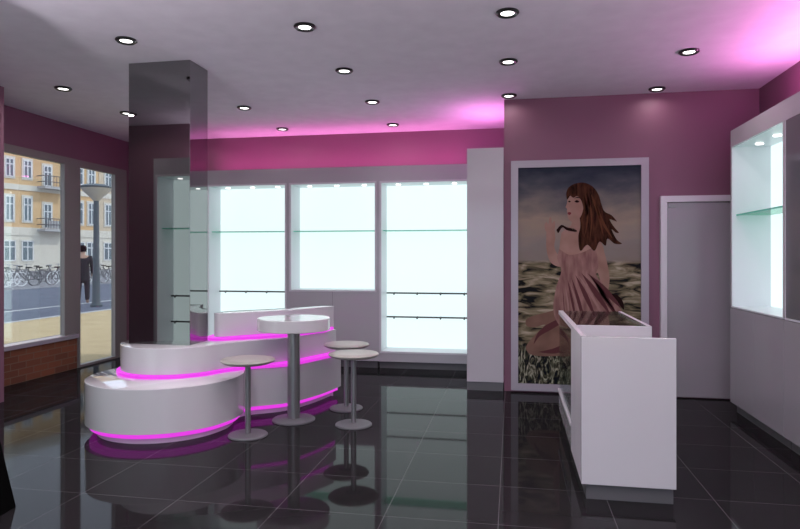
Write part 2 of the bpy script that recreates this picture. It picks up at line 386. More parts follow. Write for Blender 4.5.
# ------------------------------------------------------------------ right wall cabinets
def right_bay(label, ya, yb, lit):
    """x grows towards the wall; front face at X=1.92"""
    F = 1.92; D = 2.25; w = yb-ya
    t = thing('display_cabinet', label, 'display cabinet', (F, ya, 0))
    zb, zt = 0.945, 2.355
    def B(mb, x0, x1, yy0, yy1, z0, z1, bev=0.0): return mb.box(x0-F, x1-F, yy0-ya, yy1-ya, z0, z1, bev)
    c = MB()
    B(c, F, F+0.02, ya, ya+0.018, zb, ZT); B(c, F, F+0.02, yb-0.018, yb, zb, ZT); B(c, F, F+0.02, ya+0.018, yb-0.018, zt, ZT)
    B(c, F+0.02, D+0.08, ya, ya+0.01, ZP, ZT); B(c, F+0.02, D+0.08, yb-0.01, yb, ZP, ZT)
    B(c, F+0.02, D+0.08, ya+0.01, yb-0.01, ZT-0.02, ZT); B(c, F+0.02, D, ya+0.01, yb-0.01, zb-0.03, zb-0.012)
    B(c, D+0.01, D+0.08, ya+0.01, yb-0.01, ZP, ZT-0.02)
    c.build('carcass', M['display_white'], t)
    l = MB()
    B(l, F+0.004, D, yb-0.028, yb-0.018, zb, zt); B(l, F+0.004, D, ya+0.018, ya+0.028, zb, zt)
    B(l, F+0.02, D, ya+0.028, yb-0.028, zt, zt+0.01); B(l, F+0.0, D, ya+0.018, yb-0.018, zb-0.012, zb)
    l.build('recess_lining', M['liner'], t)
    if lit:
        B(MB(), D-0.012, D, ya+0.03, yb-0.03, zb+0.002, zt-0.002).build('light_panel', M['lightbox'], t)
        g = B(MB(), F+0.04, D-0.014, ya+0.03, yb-0.03, 1.748, 1.756).build('glass_shelf', M['shelf_glass'], t)
        B(MB(), F+0.036, F+0.04, ya+0.03, yb-0.03, 1.744, 1.758).build('polished_edge', M['greenglass'], g)
        for k in range(3):
            MB().lathe([(0.0, 0), (0.03, 0), (0.03, -0.008), (0.0, -0.01)], (0.17, w*(k+0.5)/3, zt), 20).build('spot_lens', M['lamp'], t, True)
    else:
        B(MB(), F+0.002, F+0.016, ya+0.03, yb-0.03, zb+0.002, zt-0.002).build('smoked_glass_front', M['grey_gloss'], t)
    for k in range(2):
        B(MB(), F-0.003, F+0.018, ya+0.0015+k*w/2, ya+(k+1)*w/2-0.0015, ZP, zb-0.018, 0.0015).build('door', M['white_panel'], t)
    B(MB(), F+0.05, D, ya+0.005, yb-0.005, 0, ZP).build('plinth', M['plinth'], t)
    return t
right_bay('white wall cabinet with a lit glass-shelved recess, far end of the right wall', 4.87, 5.97, True)
right_bay('white wall cabinet with a dark smoked glass front, at the right edge of the photo', 3.77, 4.87, False)
right_bay('white wall cabinet with a lit recess, nearest the camera on the right wall', 2.67, 3.77, True)
cove('cove_light', 'pink light tube lying on top of the right wall cabinets', (2.12, 2.75, ZT+0.016), (2.12, 5.55, ZT+0.016), 0, 0)
area_light('cove_lamp', (2.12, 4.15, ZT+0.035), 0.06, 24, (1.0, 0.30, 0.78), (PI, 0, 0), 2.8)

# ------------------------------------------------------------------ stepped counter
def catmull(pts, n=8):
    out = []
    P = [Vector((*p, 0)) for p in pts]
    for i in range(len(P)-1):
        p0 = P[max(i-1, 0)]; p1 = P[i]; p2 = P[i+1]; p3 = P[min(i+2, len(P)-1)]
        for k in range(n):
            s = k/n
            q = 0.5*((2*p1) + (p2-p0)*s + (2*p0-5*p1+4*p2-p3)*s*s + (3*p1-p0-3*p2+p3)*s**3)
            out.append((q.x, q.y))
    out.append((P[-1].x, P[-1].y)); return out
def arc(cx, cy, r, a0, a1, n):
    return [(cx+r*math.cos(math.radians(a0+(a1-a0)*k/n)), cy+r*math.sin(math.radians(a0+(a1-a0)*k/n))) for k in range(n+1)]
def foot_A():
    f = arc(-2.79, 4.68, 0.61, 120, 355, 9) + [(-2.195, 4.83), (-2.235, 4.95), (-2.20, 5.03), (-2.10, 5.10), (-1.97, 5.20), (-1.86, 5.37), (-1.77, 5.60), (-1.715, 5.82), (-1.685, 6.0)]
    b = [(-2.25, 6.0), (-2.32, 5.75), (-2.5, 5.5), (-2.78, 5.32), (-3.095, 5.208)]
    return catmull(f) + catmull(b)[:-1]
def foot_B():
    f = arc(-2.84, 4.93, 0.455, 130, 325, 8) + [(-2.37, 4.86), (-2.22, 5.05), (-2.03, 5.24), (-1.935, 5.42), (-1.85, 5.64), (-1.77, 5.84), (-1.735, 6.0)]
    b = [(-2.20, 6.0), (-2.28, 5.72), (-2.5, 5.46), (-2.80, 5.40), (-3.132, 5.279)]
    return catmull(f) + catmull(b)[:-1]
def foot_C():
    f = [(-2.585, 5.10), (-2.56, 5.045), (-2.51, 5.03), (-2.45, 5.075), (-2.33, 5.20), (-2.15, 5.36), (-2.02, 5.50), (-1.93, 5.68), (-1.83, 5.86), (-1.76, 6.0)]
    b = [(-2.03, 6.0), (-2.08, 5.85), (-2.17, 5.67), (-2.32, 5.49), (-2.48, 5.34), (-2.56, 5.23), (-2.585, 5.10)]
    return catmull(f) + catmull(b)[:-1]
def inset(p, d, d2=None):
    out = []; n = len(p)
    area = sum(p[i][0]*p[(i+1) % n][1]-p[(i+1) % n][0]*p[i][1] for i in range(n))
    sg = 1 if area > 0 else -1
    d0 = d
    for i in range(n):
        if d2 is not None:
            k = min(max((p[i][1]-5.0)/0.25, 0), 1) if p[i][0] > -2.6 else 0
            d = d0 + (d2-d0)*k
            if p[i][1] > 5.8: d = (d if p[i][0] > -1.95 else 0.0) * max(0.0, min(1.0, (5.97-p[i][1])/0.17))
        a, b, c = Vector((*p[i-1], 0)), Vector((*p[i], 0)), Vector((*p[(i+1) % n], 0))
        t = ((b-a).normalized() + (c-b).normalized())
        if t.length < 1e-6: t = (c-b)
        t.normalize(); nrm = Vector((-t.y, t.x, 0))*sg
        out.append((b.x+nrm.x*d, b.y+nrm.y*d))
    return out
cnt = thing('stepped_counter', 'white curved three-tier display counter with glowing magenta gaps between the tiers', 'display counter')
A, B_, C_ = foot_A(), foot_B(), foot_C()
zA0, zA1, zB0, zB1, zC0, zC1 = 0.09, 0.417, 0.447, 0.655, 0.685, 0.888
MB().prism(inset(A, 0.085), 0, 0.05).build('base', M['white'], cnt, True)
MB().prism(inset(A, 0.035), 0.05, zA0).build('light_band', M['magenta'], cnt, True)
o = MB().prism(A, zA0, zA1-0.006).build('lower_tier', M['white'], cnt, True)
MB().prism(A, zA1-0.006, zA1, 0.002).build('lit_tread_plate', M['lit_top'], o, True)  # thin plate added so the top takes the light-lifted colour
MB().prism(inset(B_, -0.03, -0.10), zA1+0.0005, zA1+0.024).prism(inset(B_, 0.012), zA1+0.0241, zB0).build('light_band', M['magenta'], cnt, True)  # LED gap; lower slab widened to paint its magenta glow on the tread
o = MB().prism(B_, zB0, zB1-0.006).build('middle_tier', M['white'], cnt, True)
MB().prism(B_, zB1-0.006, zB1, 0.002).build('lit_tread_plate', M['lit_top'], o, True)
MB().prism(inset(C_, -0.04, -0.11), zB1+0.0005, zB1+0.024).prism(inset(C_, 0.012), zB1+0.0241, zC0).build('light_band', M['magenta'], cnt, True)  # lower slab again spreads past the LED gap as painted tread glow
o = MB().prism(C_, zC0, zC1-0.006).build('upper_tier', M['white'], cnt, True)
MB().prism(C_, zC1-0.006, zC1, 0.002).build('lit_tread_plate', M['lit_top'], o, True)

# ------------------------------------------------------------------ bar table and stools
t = thing('bar_table', 'round white bar table with a thick top on one grey column leg', 'table', (-1.82, 5.01, 0))
MB().lathe([(0, 0.765), (0.300, 0.765), (0.305, 0.770), (0.305, 0.861), (0.300, 0.866), (0, 0.866)], n=72).build('table_top', M['white'], t, True)
MB().lathe([(0, 0.012), (0.053, 0.012), (0.053, 0.765), (0, 0.765)], n=32).build('pole', M['steel'], t, True)
MB().lathe([(0, 0), (0.18, 0), (0.18, 0.010), (0.172, 0.016), (0.06, 0.022), (0, 0.022)], n=48).build('base', M['base_grey'], t, True)

def make_stool(label, loc):
    s = thing('bar_stool', label, 'stool', loc, group='round stools by the bar table')
    MB().lathe([(0, 0.548), (0.10, 0.548), (0.175, 0.560), (0.203, 0.574), (0.208, 0.584), (0.202, 0.592), (0.15, 0.599), (0, 0.602)], n=56).build('seat', M['seat'], s, True, 60)
    MB().lathe([(0, 0.01), (0.022, 0.01), (0.022, 0.535), (0.07, 0.548), (0, 0.548)], n=24).build('pole', M['steel'], s, True)
    MB().lathe([(0, 0), (0.15, 0), (0.151, 0.008), (0.145, 0.014), (0.03, 0.020), (0, 0.020)], n=48).build('base', M['base_grey'], s, True)
    return s
s0 = make_stool('round beige-seated stool left of the bar table, in front of the low round drum', (-2.01, 4.51, 0))
s1 = copy_tree(s0); s1.location = (-1.28, 4.945, 0); s1['label'] = 'front one of the two overlapping beige-seated stools right of the bar table'
s2 = copy_tree(s0); s2.location = (-1.485, 5.47, 0); s2['label'] = 'rear one of the two overlapping stools, close to the end of the stepped counter'

# ------------------------------------------------------------------ glass showcase
x0, x1, ya, ym, yb = 0.388, 0.896, 3.65, 4.28, 5.40
t = thing('glass_showcase', 'white gloss sales counter with a glass showcase at its far end', 'display counter', (x0, ya, 0))
def S(mb, a, b, c, d, e, f, bev=0.0): return mb.box(a-x0, b-x0, c-ya, d-ya, e, f, bev)
zt = 0.928
S(MB(), x0, x1, ya, ya+0.03, 0.09, zt, 0.002).build('end_panel', M['white'], t)
S(MB(), x0, x0+0.03, ya+0.03, ym, 0.09, zt, 0.002).build('side_panel', M['white_frame'], t)
S(MB(), x0+0.03, x1, ym-0.02, ym, 0.55, zt, 0.002).build('divider_panel', M['white'], t)
S(MB(), x0+0.03, x1, ya+0.03, ym-0.02, 0.55, 0.57).build('inner_shelf', M['white'], t)
lb = MB(); S(lb, x0+0.004, x1, ym, yb, 0.09, 0.25); S(lb, x0+0.03, x1, ya+0.03, ym, 0.09, 0.11)
lb.build('lower_body', M['white'], t)
S(MB(), x0-0.006, x0+0.03, ym, yb, 0.25, 0.272, 0.002).build('ledge', M['white_frame'], t)
br = MB(); S(br, x0, x0+0.035, ym, yb, zt-0.03, zt); S(br, x1-0.025, x1, ym, yb, zt-0.025, zt)
br.build('top_rail', M['white_frame'], t)
S(MB(), x0+0.005, x0+0.011, ym+0.002, yb-0.002, 0.272, zt-0.03).build('glass_front', M['glass'], t)
S(MB(), x0+0.012, x1-0.026, yb-0.008, yb-0.002, 0.25, zt-0.008).build('glass_end', M['glass'], t)
S(MB(), x0+0.036, x1-0.026, ym+0.002, yb, zt-0.007, zt-0.001).build('glass_top', M['glass'], t)
g = S(MB(), x0+0.02, x1-0.03, ym+0.01, yb-0.012, 0.532, 0.538).build('glass_shelf', M['glass'], t)
S(MB(), x0+0.03, x1-0.01, ya+0.025, yb-0.03, 0, 0.09).build('plinth', M['plinth'], t)

# ------------------------------------------------------------------ framed poster
PX0, PX1, PZ0, PZ1 = -0.01, 1.325, 0.02, 2.36
t = thing('framed_poster', 'very tall white-framed picture of a kneeling woman on a rocky shore', 'picture', (PX0, YP, 0))
W = PX1-PX0; fw = 0.072
fr = MB().box(0, fw, -0.05, -0.001, PZ0, PZ1).box(W-fw, W, -0.05, -0.001, PZ0, PZ1).box(fw, W-fw, -0.05, -0.001, PZ1-fw, PZ1).box(fw, W-fw, -0.05, -0.001, PZ0, PZ0+fw)
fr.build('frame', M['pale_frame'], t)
iw, ih = W-2*fw, PZ1-PZ0-2*fw
def picture_mat():
    m = mat('seashore_print', (0.2, 0.18, 0.16), 0.8, spec=0.05)
    nt = m.node_tree; b = nt.nodes['Principled BSDF']; L = nt.links; N = nt.nodes.new
    tc = N('ShaderNodeTexCoord'); sp = N('ShaderNodeSeparateXYZ'); L.new(tc.outputs['Generated'], sp.inputs[0])
    # clouds: the print's own banded sky
    mp = N('ShaderNodeMapping'); mp.inputs['Scale'].default_value = (1.6, 1, 7); L.new(tc.outputs['Generated'], mp.inputs['Vector'])
    n1 = N('ShaderNodeTexNoise'); n1.inputs['Scale'].default_value = 2.2; n1.inputs['Detail'].default_value = 5; L.new(mp.outputs[0], n1.inputs['Vector'])
    ad = N('ShaderNodeMath'); ad.operation = 'MULTIPLY_ADD'; ad.inputs[1].default_value = 0.22; L.new(n1.outputs['Fac'], ad.inputs[0])
    sb = N('ShaderNodeMath'); sb.operation = 'SUBTRACT'; sb.inputs[1].default_value = 0.11; L.new(sp.outputs['Z'], sb.inputs[0]); L.new(sb.outputs[0], ad.inputs[2])
    r1 = N('ShaderNodeValToRGB'); L.new(ad.outputs[0], r1.inputs['Fac'])
    cr = r1.color_ramp; cr.elements[0].position = 0.55; cr.elements[0].color = (0.2232, 0.1860, 0.1550, 1)
    cr.elements[1].position = 0.99; cr.elements[1].color = (0.0341, 0.0422, 0.0620, 1)
    for p, c in ((0.64, (0.24, 0.21, 0.19)), (0.75, (0.31, 0.245, 0.19)), (0.84, (0.16, 0.145, 0.14)), (0.91, (0.075, 0.078, 0.095))):
        e = cr.elements.new(p); e.color = (*c, 1)
    # sea and foam
    mp2 = N('ShaderNodeMapping'); mp2.inputs['Scale'].default_value = (1.6, 1, 11); L.new(tc.outputs['Generated'], mp2.inputs['Vector'])
    n2 = N('ShaderNodeTexNoise'); n2.inputs['Scale'].default_value = 3.4; n2.inputs['Detail'].default_value = 8; n2.inputs['Distortion'].default_value = 0.8
    L.new(mp2.outputs[0], n2.inputs['Vector'])
    r2 = N('ShaderNodeValToRGB'); L.new(n2.outputs['Fac'], r2.inputs['Fac']); c2 = r2.color_ramp
    c2.elements[0].position = 0.39; c2.elements[0].color = (0.0124, 0.0124, 0.0136, 1); c2.elements[1].position = 0.68; c2.elements[1].color = (0.42, 0.36, 0.27, 1)
    e = c2.elements.new(0.47); e.color = (0.13, 0.11, 0.065, 1)
    e = c2.elements.new(0.56); e.color = (0.23, 0.195, 0.125, 1)
    # rocks and grass at the foot
    n3 = N('ShaderNodeTexNoise'); n3.inputs['Scale'].default_value = 17; n3.inputs['Detail'].default_value = 6; n3.inputs['Distortion'].default_value = 2.5
    mp3 = N('ShaderNodeMapping'); mp3.inputs['Scale'].default_value = (1.3, 1, 1.0); mp3.inputs['Rotation'].default_value = (0, 0.6, 0); L.new(tc.outputs['Generated'], mp3.inputs['Vector']); L.new(mp3.outputs[0], n3.inputs['Vector'])
    r3 = N('ShaderNodeValToRGB'); L.new(n3.outputs['Fac'], r3.inputs['Fac']); c3 = r3.color_ramp
    c3.elements[0].position = 0.40; c3.elements[0].color = (0.0074, 0.0087, 0.0136, 1); c3.elements[1].position = 0.66; c3.elements[1].color = (0.40, 0.41, 0.30, 1)
    e = c3.elements.new(0.51); e.color = (0.0620, 0.0620, 0.0372, 1)
    def step(edge, soft, out_from):
        q = N('ShaderNodeMapRange'); q.inputs['From Min'].default_value = edge-soft; q.inputs['From Max'].default_value = edge+soft
        L.new(out_from, q.inputs['Value']); return q
    s1 = step(0.17, 0.03, sp.outputs['Z']); mxa = N('ShaderNodeMix'); mxa.data_type = 'RGBA'
    L.new(s1.outputs[0], mxa.inputs['Factor']); L.new(r3.outputs['Color'], mxa.inputs['A']); L.new(r2.outputs['Color'], mxa.inputs['B'])
    s2 = step(0.565, 0.008, sp.outputs['Z']); mxb = N('ShaderNodeMix'); mxb.data_type = 'RGBA'
    L.new(s2.outputs[0], mxb.inputs['Factor']); L.new(mxa.outputs['Result'], mxb.inputs['A']); L.new(r1.outputs['Color'], mxb.inputs['B'])
    L.new(mxb.outputs['Result'], b.inputs['Base Color'])
    return m
pic = MB().box(fw, W-fw, -0.03, -0.02, PZ0+fw, PZ1-fw).build('print', picture_mat(), t)
FIG = {
 'skin': noisy(mat('printed_skin', (0.2480, 0.1240, 0.0930), 0.8, spec=0.05), (0.27, 0.155, 0.12), (0.38, 0.235, 0.19), 5, 2),
 'leg_skin': noisy(mat('printed_leg_skin', (0.2, 0.12, 0.09), 0.8, spec=0.05), (0.15, 0.085, 0.065), (0.23, 0.135, 0.10), 5, 2),
 'hair': noisy(mat('printed_hair', (0.0310, 0.0124, 0.0062), 0.8, spec=0.05), (0.016, 0.007, 0.005), (0.085, 0.030, 0.017), 14, 4, 0, (3, 1, 0.7)),
 'dress': noisy(mat('printed_dress', (0.2790, 0.1240, 0.1240), 0.8, spec=0.05), (0.19, 0.095, 0.085), (0.34, 0.195, 0.17), 9, 3, 0, (2.6, 1, 0.6)),
 'dark': mat('printed_dark', (0.0186, 0.0074, 0.0074), 0.8, spec=0.05), 'lip': mat('printed_lips', (0.1860, 0.0372, 0.0434), 0.8, spec=0.05),
 'glint': mat('printed_hair_light', (0.115, 0.042, 0.022), 0.8, spec=0.05), 'light': mat('printed_fold_light', (0.34, 0.20, 0.175), 0.8, spec=0.05),
 'shade': mat('printed_fold', (0.1054, 0.0372, 0.0403), 0.8, spec=0.05)}
def fig(name, m, pts, layer, smooth=True):
    """pts in photo-like poster units: u = 0..122 across, v = 0..218 down"""
    P = [(fw+iw*u/122.5, PZ1-fw-ih*v/218.0) for u, v in pts]
    if smooth: P = catmull(P+[P[0]], 5)[:-1]
    mb = MB(); y = -0.0305-0.0006*layer
    mb.poly([(x, y, z) for x, z in P])
    o = mb.build(name, FIG[m], t); return o
fig('printed_legs', 'leg_skin', [(42,142),(28,146),(14,150),(8,154),(9,160),(17,161),(28,158),(20,166),(11,176),(8,183),(14,189),(30,190),(48,188),(64,180),(66,156),(56,144)], 1)
fig('printed_leg_shadow', 'shade', [(28,159),(40,153),(44,156),(34,163),(22,170),(16,178),(20,167)], 2)
fig('printed_leg_shadow', 'shade', [(20,186),(36,182),(50,176),(54,180),(38,187)], 2)
fig('printed_forearm', 'skin', [(29,62),(36,60),(38,70),(37,80),(41,88),(48,90),(50,97),(42,100),(33,95),(29,82)], 1)
fig('printed_hand', 'skin', [(28,64),(27,58),(29,55),(31,57),(32,51),(34,51),(34.5,56),(37,54),(38,57),(37,63),(34,67)], 2)
fig('printed_shoulders', 'skin', [(44,66),(52,60),(60,56),(72,64),(83,74),(87,90),(80,106),(50,106),(42,90)], 2)
fig('printed_upper_arm', 'skin', [(78,76),(86,84),(90,98),(92,112),(90,124),(85,124),(82,110),(77,96)], 3)
fig('printed_dress', 'dress', [(42,82),(52,88),(64,86),(77,82),(81,98),(79,108),(88,120),(97,134),(106,146),(110,158),(100,176),(74,186),(56,182),(47,166),(38,152),(36,138),(39,120),(44,104),(40,92)], 4)
for a, b, c, d, q in ((58,108,78,150,6), (64,106,92,146,8), (50,112,60,160,3), (45,118,48,158,1), (70,106,103,140,9), (54,110,70,166,4), (74,110,100,150,7)):
    fig('printed_fold', 'shade', [(a,b),(a+(c-a)*0.5+q*0.35,b+(d-b)*0.45),(c,d),(a+(c-a)*0.5-q*0.12,b+(d-b)*0.56)], 5)
for a, b, c, d in ((61,108,86,150), (52,114,66,164), (68,107,98,145), (48,120,52,158)):
    fig('printed_fold_light', 'light', [(a,b),((a+c)/2+1.6,(b+d)/2-2),(c,d),((a+c)/2,(b+d)/2+1)], 5)
fig('printed_bracelet', 'dark', [(94,127),(100,128),(105,134),(106,142),(103,139),(99,133)], 6)
fig('printed_strap', 'dark', [(39,63),(44,58),(50,60.5),(58,62.5),(59,65),(50,63.5),(45,60.5),(41,66)], 6)
fig('printed_hair', 'hair', [(50,30),(51,22),(57,17.5),(66,16),(75,20),(81,28),(84,38),(87,45),(94,49),(99,55),(96,54),(92,53),(96,60),(101,66),(98,66),(94,63),(99,73),(104,77),(97,77),(90,72),(88,79),(82,75),(77,84),(70,78),(63,84),(61,70),(63,60),(62,50),(58,40)], 7)
fig('printed_face', 'skin', [(50.6,27),(50.2,33),(49.4,37),(48.4,40.4),(49.9,42),(49.5,44),(50.3,46.5),(50.2,49),(52,53),(56,55.5),(61,53),(65,46),(66,36),(62,28),(56,26)], 8)
fig('printed_neck', 'skin', [(55,53),(62,50),(63,58),(60,63),(54,62)], 6)
fig('printed_fringe', 'hair', [(49.6,33),(49,26),(52,20),(60,16.5),(70,19),(74,30),(71,46),(67,54),(66,42),(64,34),(60,29.5),(56,31),(53,29),(51.5,31)], 9)
for a, b, c, d, e, f in ((72,24,80,44,86,70), (68,22,74,48,72,76), (76,30,84,52,95,72), (66,26,70,50,66,74)):
    fig('printed_hair_light', 'glint', [(a,b),(c+1,d),(e,f),(c-0.6,d+3)], 9)
fig('printed_eye', 'dark', [(50.6,34.6),(52,33.8),(53.4,34.8),(52,35.6)], 10)
fig('printed_eye', 'dark', [(57,34.8),(59.5,33.4),(62.2,35),(59.5,36)], 10)
fig('printed_brow', 'dark', [(56.5,31.8),(60,30.2),(63.5,32),(60,31.2)], 10)
fig('printed_mouth', 'lip', [(50.1,46.4),(51.6,45.2),(54,46.2),(52,48.2)], 10)

# ------------------------------------------------------------------ black A-frame board by the camera
t = thing('a_frame_board', 'black folding floor board, only its slanting edge showing at the lower left', 'sign board', (-2.695, 2.975, 0), math.radians(8))
b1 = MB()
def slab(mb, xa, xb, d):
    P = [(xa, -0.0*d, 0), (xb, 0, 0)]
h = 1.0; sp_ = 0.26
bm_ = bmesh.new()
for nm, s in (('front_board', -1), ('rear_board', 1)):
    mb = MB(); x_b, x_t = s*0.0, 0
    # boards lean along x so the slanting edge shows from the camera
    foot_x = 0.0 if s > 0 else -0.52; top_x = -0.26
    P = [(foot_x, 0), (foot_x - s*0.022, 0), (top_x - s*0.011, h), (top_x + s*0.011, h)]
    v = []
    for y in (-0.75, -0.23):
        v.append([mb.bm.verts.new((px, y+0.25, pz)) for px, pz in P])
    mb.bm.faces.new(v[0]); mb.bm.faces.new(v[1][::-1])
    for k in range(4): mb.bm.faces.new((v[0][k], v[0][(k+1) % 4], v[1][(k+1) % 4], v[1][k]))
    mb.build(nm, M['black'], t)
MB().tube([(-0.40, -0.25, 0.3), (-0.12, -0.25, 0.3)], 0.006, 8).build('cross_brace', M['steel_dark'], t)
MB().tube([(-0.26, -0.5, h), (-0.26, 0.0, h)], 0.012, 10).build('hinge', M['steel_dark'], t)
bm_.free()

# ------------------------------------------------------------------ outside
M['paving'] = noisy(mat('tan_paving', (0.5, 0.37, 0.2), 0.8), (0.42, 0.31, 0.15), (0.50, 0.38, 0.20), 2, 3)
M['asphalt'] = noisy(mat('blue_grey_asphalt', (0.15, 0.17, 0.21), 0.8), (0.065, 0.08, 0.115), (0.095, 0.11, 0.15), 1, 4)
M['square'] = noisy(mat('grey_square_paving', (0.3, 0.3, 0.3), 0.9), (0.18, 0.18, 0.20), (0.24, 0.235, 0.24), 0.6, 4)
M['curb'] = mat('pale_kerb_stone', (0.42, 0.42, 0.42), 0.8)
M['stucco'] = noisy(mat('orange_ochre_stucco', (0.7, 0.42, 0.18), 0.9), (0.60, 0.40, 0.20), (0.68, 0.47, 0.26), 0.4, 3)
M['stucco_pale'] = noisy(mat('beige_stucco', (0.62, 0.5, 0.36), 0.9), (0.55, 0.45, 0.33), (0.64, 0.54, 0.40), 0.4, 3)
M['cream'] = mat('cream_render', (0.68, 0.64, 0.55), 0.9)
M['sash'] = mat('white_sash', (0.75, 0.76, 0.76), 0.6)
M['pane'] = mat('grey_far_pane', (0.12, 0.16, 0.18), 0.15)
M['iron'] = mat('grey_ironwork', (0.12, 0.12, 0.13), 0.6)
M['lamp_green'] = mat('dark_green_grey_post', (0.05, 0.07, 0.08), 0.5)
def ground(name, x0, x1, z, m, y0=-6, y1=95):
    return struct(name, MB().box(x0, x1, y0, y1, z-0.2, z), m)
ground('ground_paving', -10.4, -5.50, -0.01, M['paving'])
ground('ground_front', -5.5, 8.0, -0.01, M['paving'], -12, YF-0.15)
ground('ground_street', -21, -10.4, -0.03, M['asphalt'])
ground('ground_square', -75, -21, -0.02, M['square'], -6, 110)
struct('trim_kerb', MB().box(-10.55, -10.4, -6, 95, -0.03, 0.0), M['curb'])
struct('trim_lane_line', MB().box(-12.9, -12.7, -6, 95, -0.029, -0.025), M['curb'])

def cam2w(xc, zc):
    a = math.radians(10.24); return (xc*math.cos(a)-zc*math.sin(a), xc*math.sin(a)+zc*math.cos(a))
P10 = Vector((*cam2w(-37.7, 60), 0)); P100 = Vector((*cam2w(-33.4, 69), 0))
ud = (P100-P10).normalized(); ang = math.atan2(ud.y, ud.x)
def building(label, origin, length, height, wallmat, cols, bal_cols, rows, depth=8, group=None):
    """facade along local +x, facing local -y"""
    t = thing('town_house', label, 'building', (origin.x, origin.y, 0), ang)
    MB().box(0, length, 0, depth, 3.6, height).build('wall', wallmat, t)
    MB().box(0, length, -0.04, depth, 0, 3.6).build('ground_storey', M['cream'], t)
    MB().box(-0.1, length+0.1, -0.35, depth+0.2, height, height+0.5).box(0, length, -0.2, 0, height-0.5, height).build('cornice', M['cream'], t)
    MB().box(0, length, -0.10, 0, 7.95, 8.5).box(0, length, -0.12, 0, 3.5, 4.3).build('string_course', M['cream'], t)
    def window(x, z0, z1, w=0.86):
        f = MB().box(x-w/2-0.13, x+w/2+0.13, -0.08, 0.0, z0-0.15, z1+0.2)
        o = f.build('window_surround', M['cream'], t)
        MB().box(x-w/2, x+w/2, -0.10, -0.08, z0, z1).build('pane', M['pane'], o)
        s = MB()
        for q in (-w/2, -0.05, w/2-0.1): s.box(x+q, x+q+0.1, -0.14, -0.10, z0, z1)
        for q in (z0, z0+(z1-z0)*0.66, z1-0.1): s.box(x-w/2, x+w/2, -0.14, -0.10, q, q+0.1)
        s.build('sash', M['sash'], o)
    for x in cols:
        for z0, z1 in rows: window(x, z0, z1)
        window(x, 1.0, 3.0, 1.2)
    for x, bw in bal_cols:
        for z0, z1 in ((4.3, 6.8), (8.6, 10.7), (12.9, 15.0)):
            window(x-0.33, z0+0.0, z1, 0.9)
            b = MB().box(x-bw/2, x+bw/2, -1.3, 0, z0-0.35, z0-0.1).build('balcony', M['curb'], t)
            r = MB()
            for zz in (z0+0.35, z0+0.95): r.tube([(x-bw/2+.05, 0, zz), (x-bw/2+.05, -1.25, zz), (x+bw/2-.05, -1.25, zz), (x+bw/2-.05, 0, zz)], 0.045, 6)
            k = 0
            n = int(bw/0.3)
            for k in range(n+1):
                xx = x-bw/2+0.05+(bw-0.1)*k/n; r.tube([(xx, -1.25, z0-0.1), (xx, -1.25, z0+0.95)], 0.028, 5)
            r.build('railing', M['iron'], b)
            if z0 < 5: MB().box(x-0.95, x+0.5, -1.22, -1.2, z0-0.05, z0+0.75).build('cloth', M['curb'], b)
    return t
ROWS = [(4.9, 7.3), (9.15, 10.95), (13.4, 15.3)]
building('orange-ochre town house with white windows and a stack of balconies across the street', P10 - ud*30, 36.45, 17.5, M['stucco'],
         [4.66, 8.26, 11.86, 15.46, 19.06, 22.66, 26.26, 28.06, 29.86, 31.65], [(34.08, 2.9)], ROWS)
building('narrow ochre town house seen through the glazed door behind the street lamp', P10 + ud*6.5, 3.3, 17.5, M['stucco'], [0.9, 2.35], [], ROWS)
building('beige town house at the far end of the row, right of the street lamp', P10 + ud*9.85, 16, 16.5, M['stucco_pale'], [1.15, 3.0, 5.6, 9, 12], [], ROWS)

# street lamp
lx, ly = cam2w(-8.62, 17.6)
t = thing('street_lamp', 'dark post street lamp with a shallow bowl head, outside the glazed door', 'street lamp', (lx, ly, -0.03))
MB().lathe([(0, 0), (0.16, 0), (0.16, 0.05), (0.11, 0.12), (0.10, 0.9), (0.085, 1.0), (0.07, 3.05), (0, 3.05)], n=20).build('post', M['lamp_green'], t, True)
MB().lathe([(0, 3.0), (0.08, 3.0), (0.16, 3.1), (0.36, 3.28), (0.41, 3.36), (0, 3.36)], n=28).build('bowl', mat('clouded_lamp_bowl', (0.45, 0.42, 0.36), 0.3), t, True)
MB().lathe([(0, 3.36), (0.43, 3.36), (0.44, 3.40), (0.30, 3.46), (0, 3.5)], n=28).build('cap', M['lamp_green'], t, True)

# bicycles in a row
def make_bike():
    t = thing('bicycle', '', 'bicycle')
    fm = MB()
    R0 = 0.33; bb = (0, 0, 0.28); hub = (-0.45, 0, R0); fhub = (0.58, 0, R0); st = (-0.14, 0, 0.78); hd = (0.42, 0, 0.80)
    for a, b in ((bb, hub), (bb, st), (st, hd), (bb, hd), (st, hub), (hd, fhub)): fm.tube([a, b], 0.022, 6)
    fm.build('frame', M['iron'], t)
    for h_ in (hub, fhub):
        w = MB(); w.tube([(h_[0]+R0*math.cos(a), 0, R0+R0*math.sin(a)) for a in [2*PI*k/20 for k in range(20)]], 0.022, 6, closed=True)
        w.tube([(h_[0], -0.04, R0), (h_[0], 0.04, R0)], 0.03, 8)
        for k in range(8):
            a = 2*PI*k/8; w.tube([(h_[0], 0, R0), (h_[0]+R0*math.cos(a), 0, R0+R0*math.sin(a))], 0.006, 4)
        w.build('wheel', M['sash'] if h_ is fhub else M['iron'], t)
    MB().tube([(0.42, 0, 0.8), (0.40, 0, 0.98)], 0.018, 6).tube([(0.30, -0.2, 0.98), (0.42, -0.15, 1.0), (0.42, 0.15, 1.0), (0.30, 0.2, 0.98)], 0.018, 6).build('handlebar', M['curb'], t)
    MB().box(-0.28, -0.02, -0.07, 0.07, 0.86, 0.92, 0.02).tube([(-0.14, 0, 0.76), (-0.15, 0, 0.88)], 0.02, 6).build('saddle', M['black'], t)
    return t
bike = make_bike(); bk = 0
BIKE_LABEL = 'parked bicycle in the crowded row across the street'
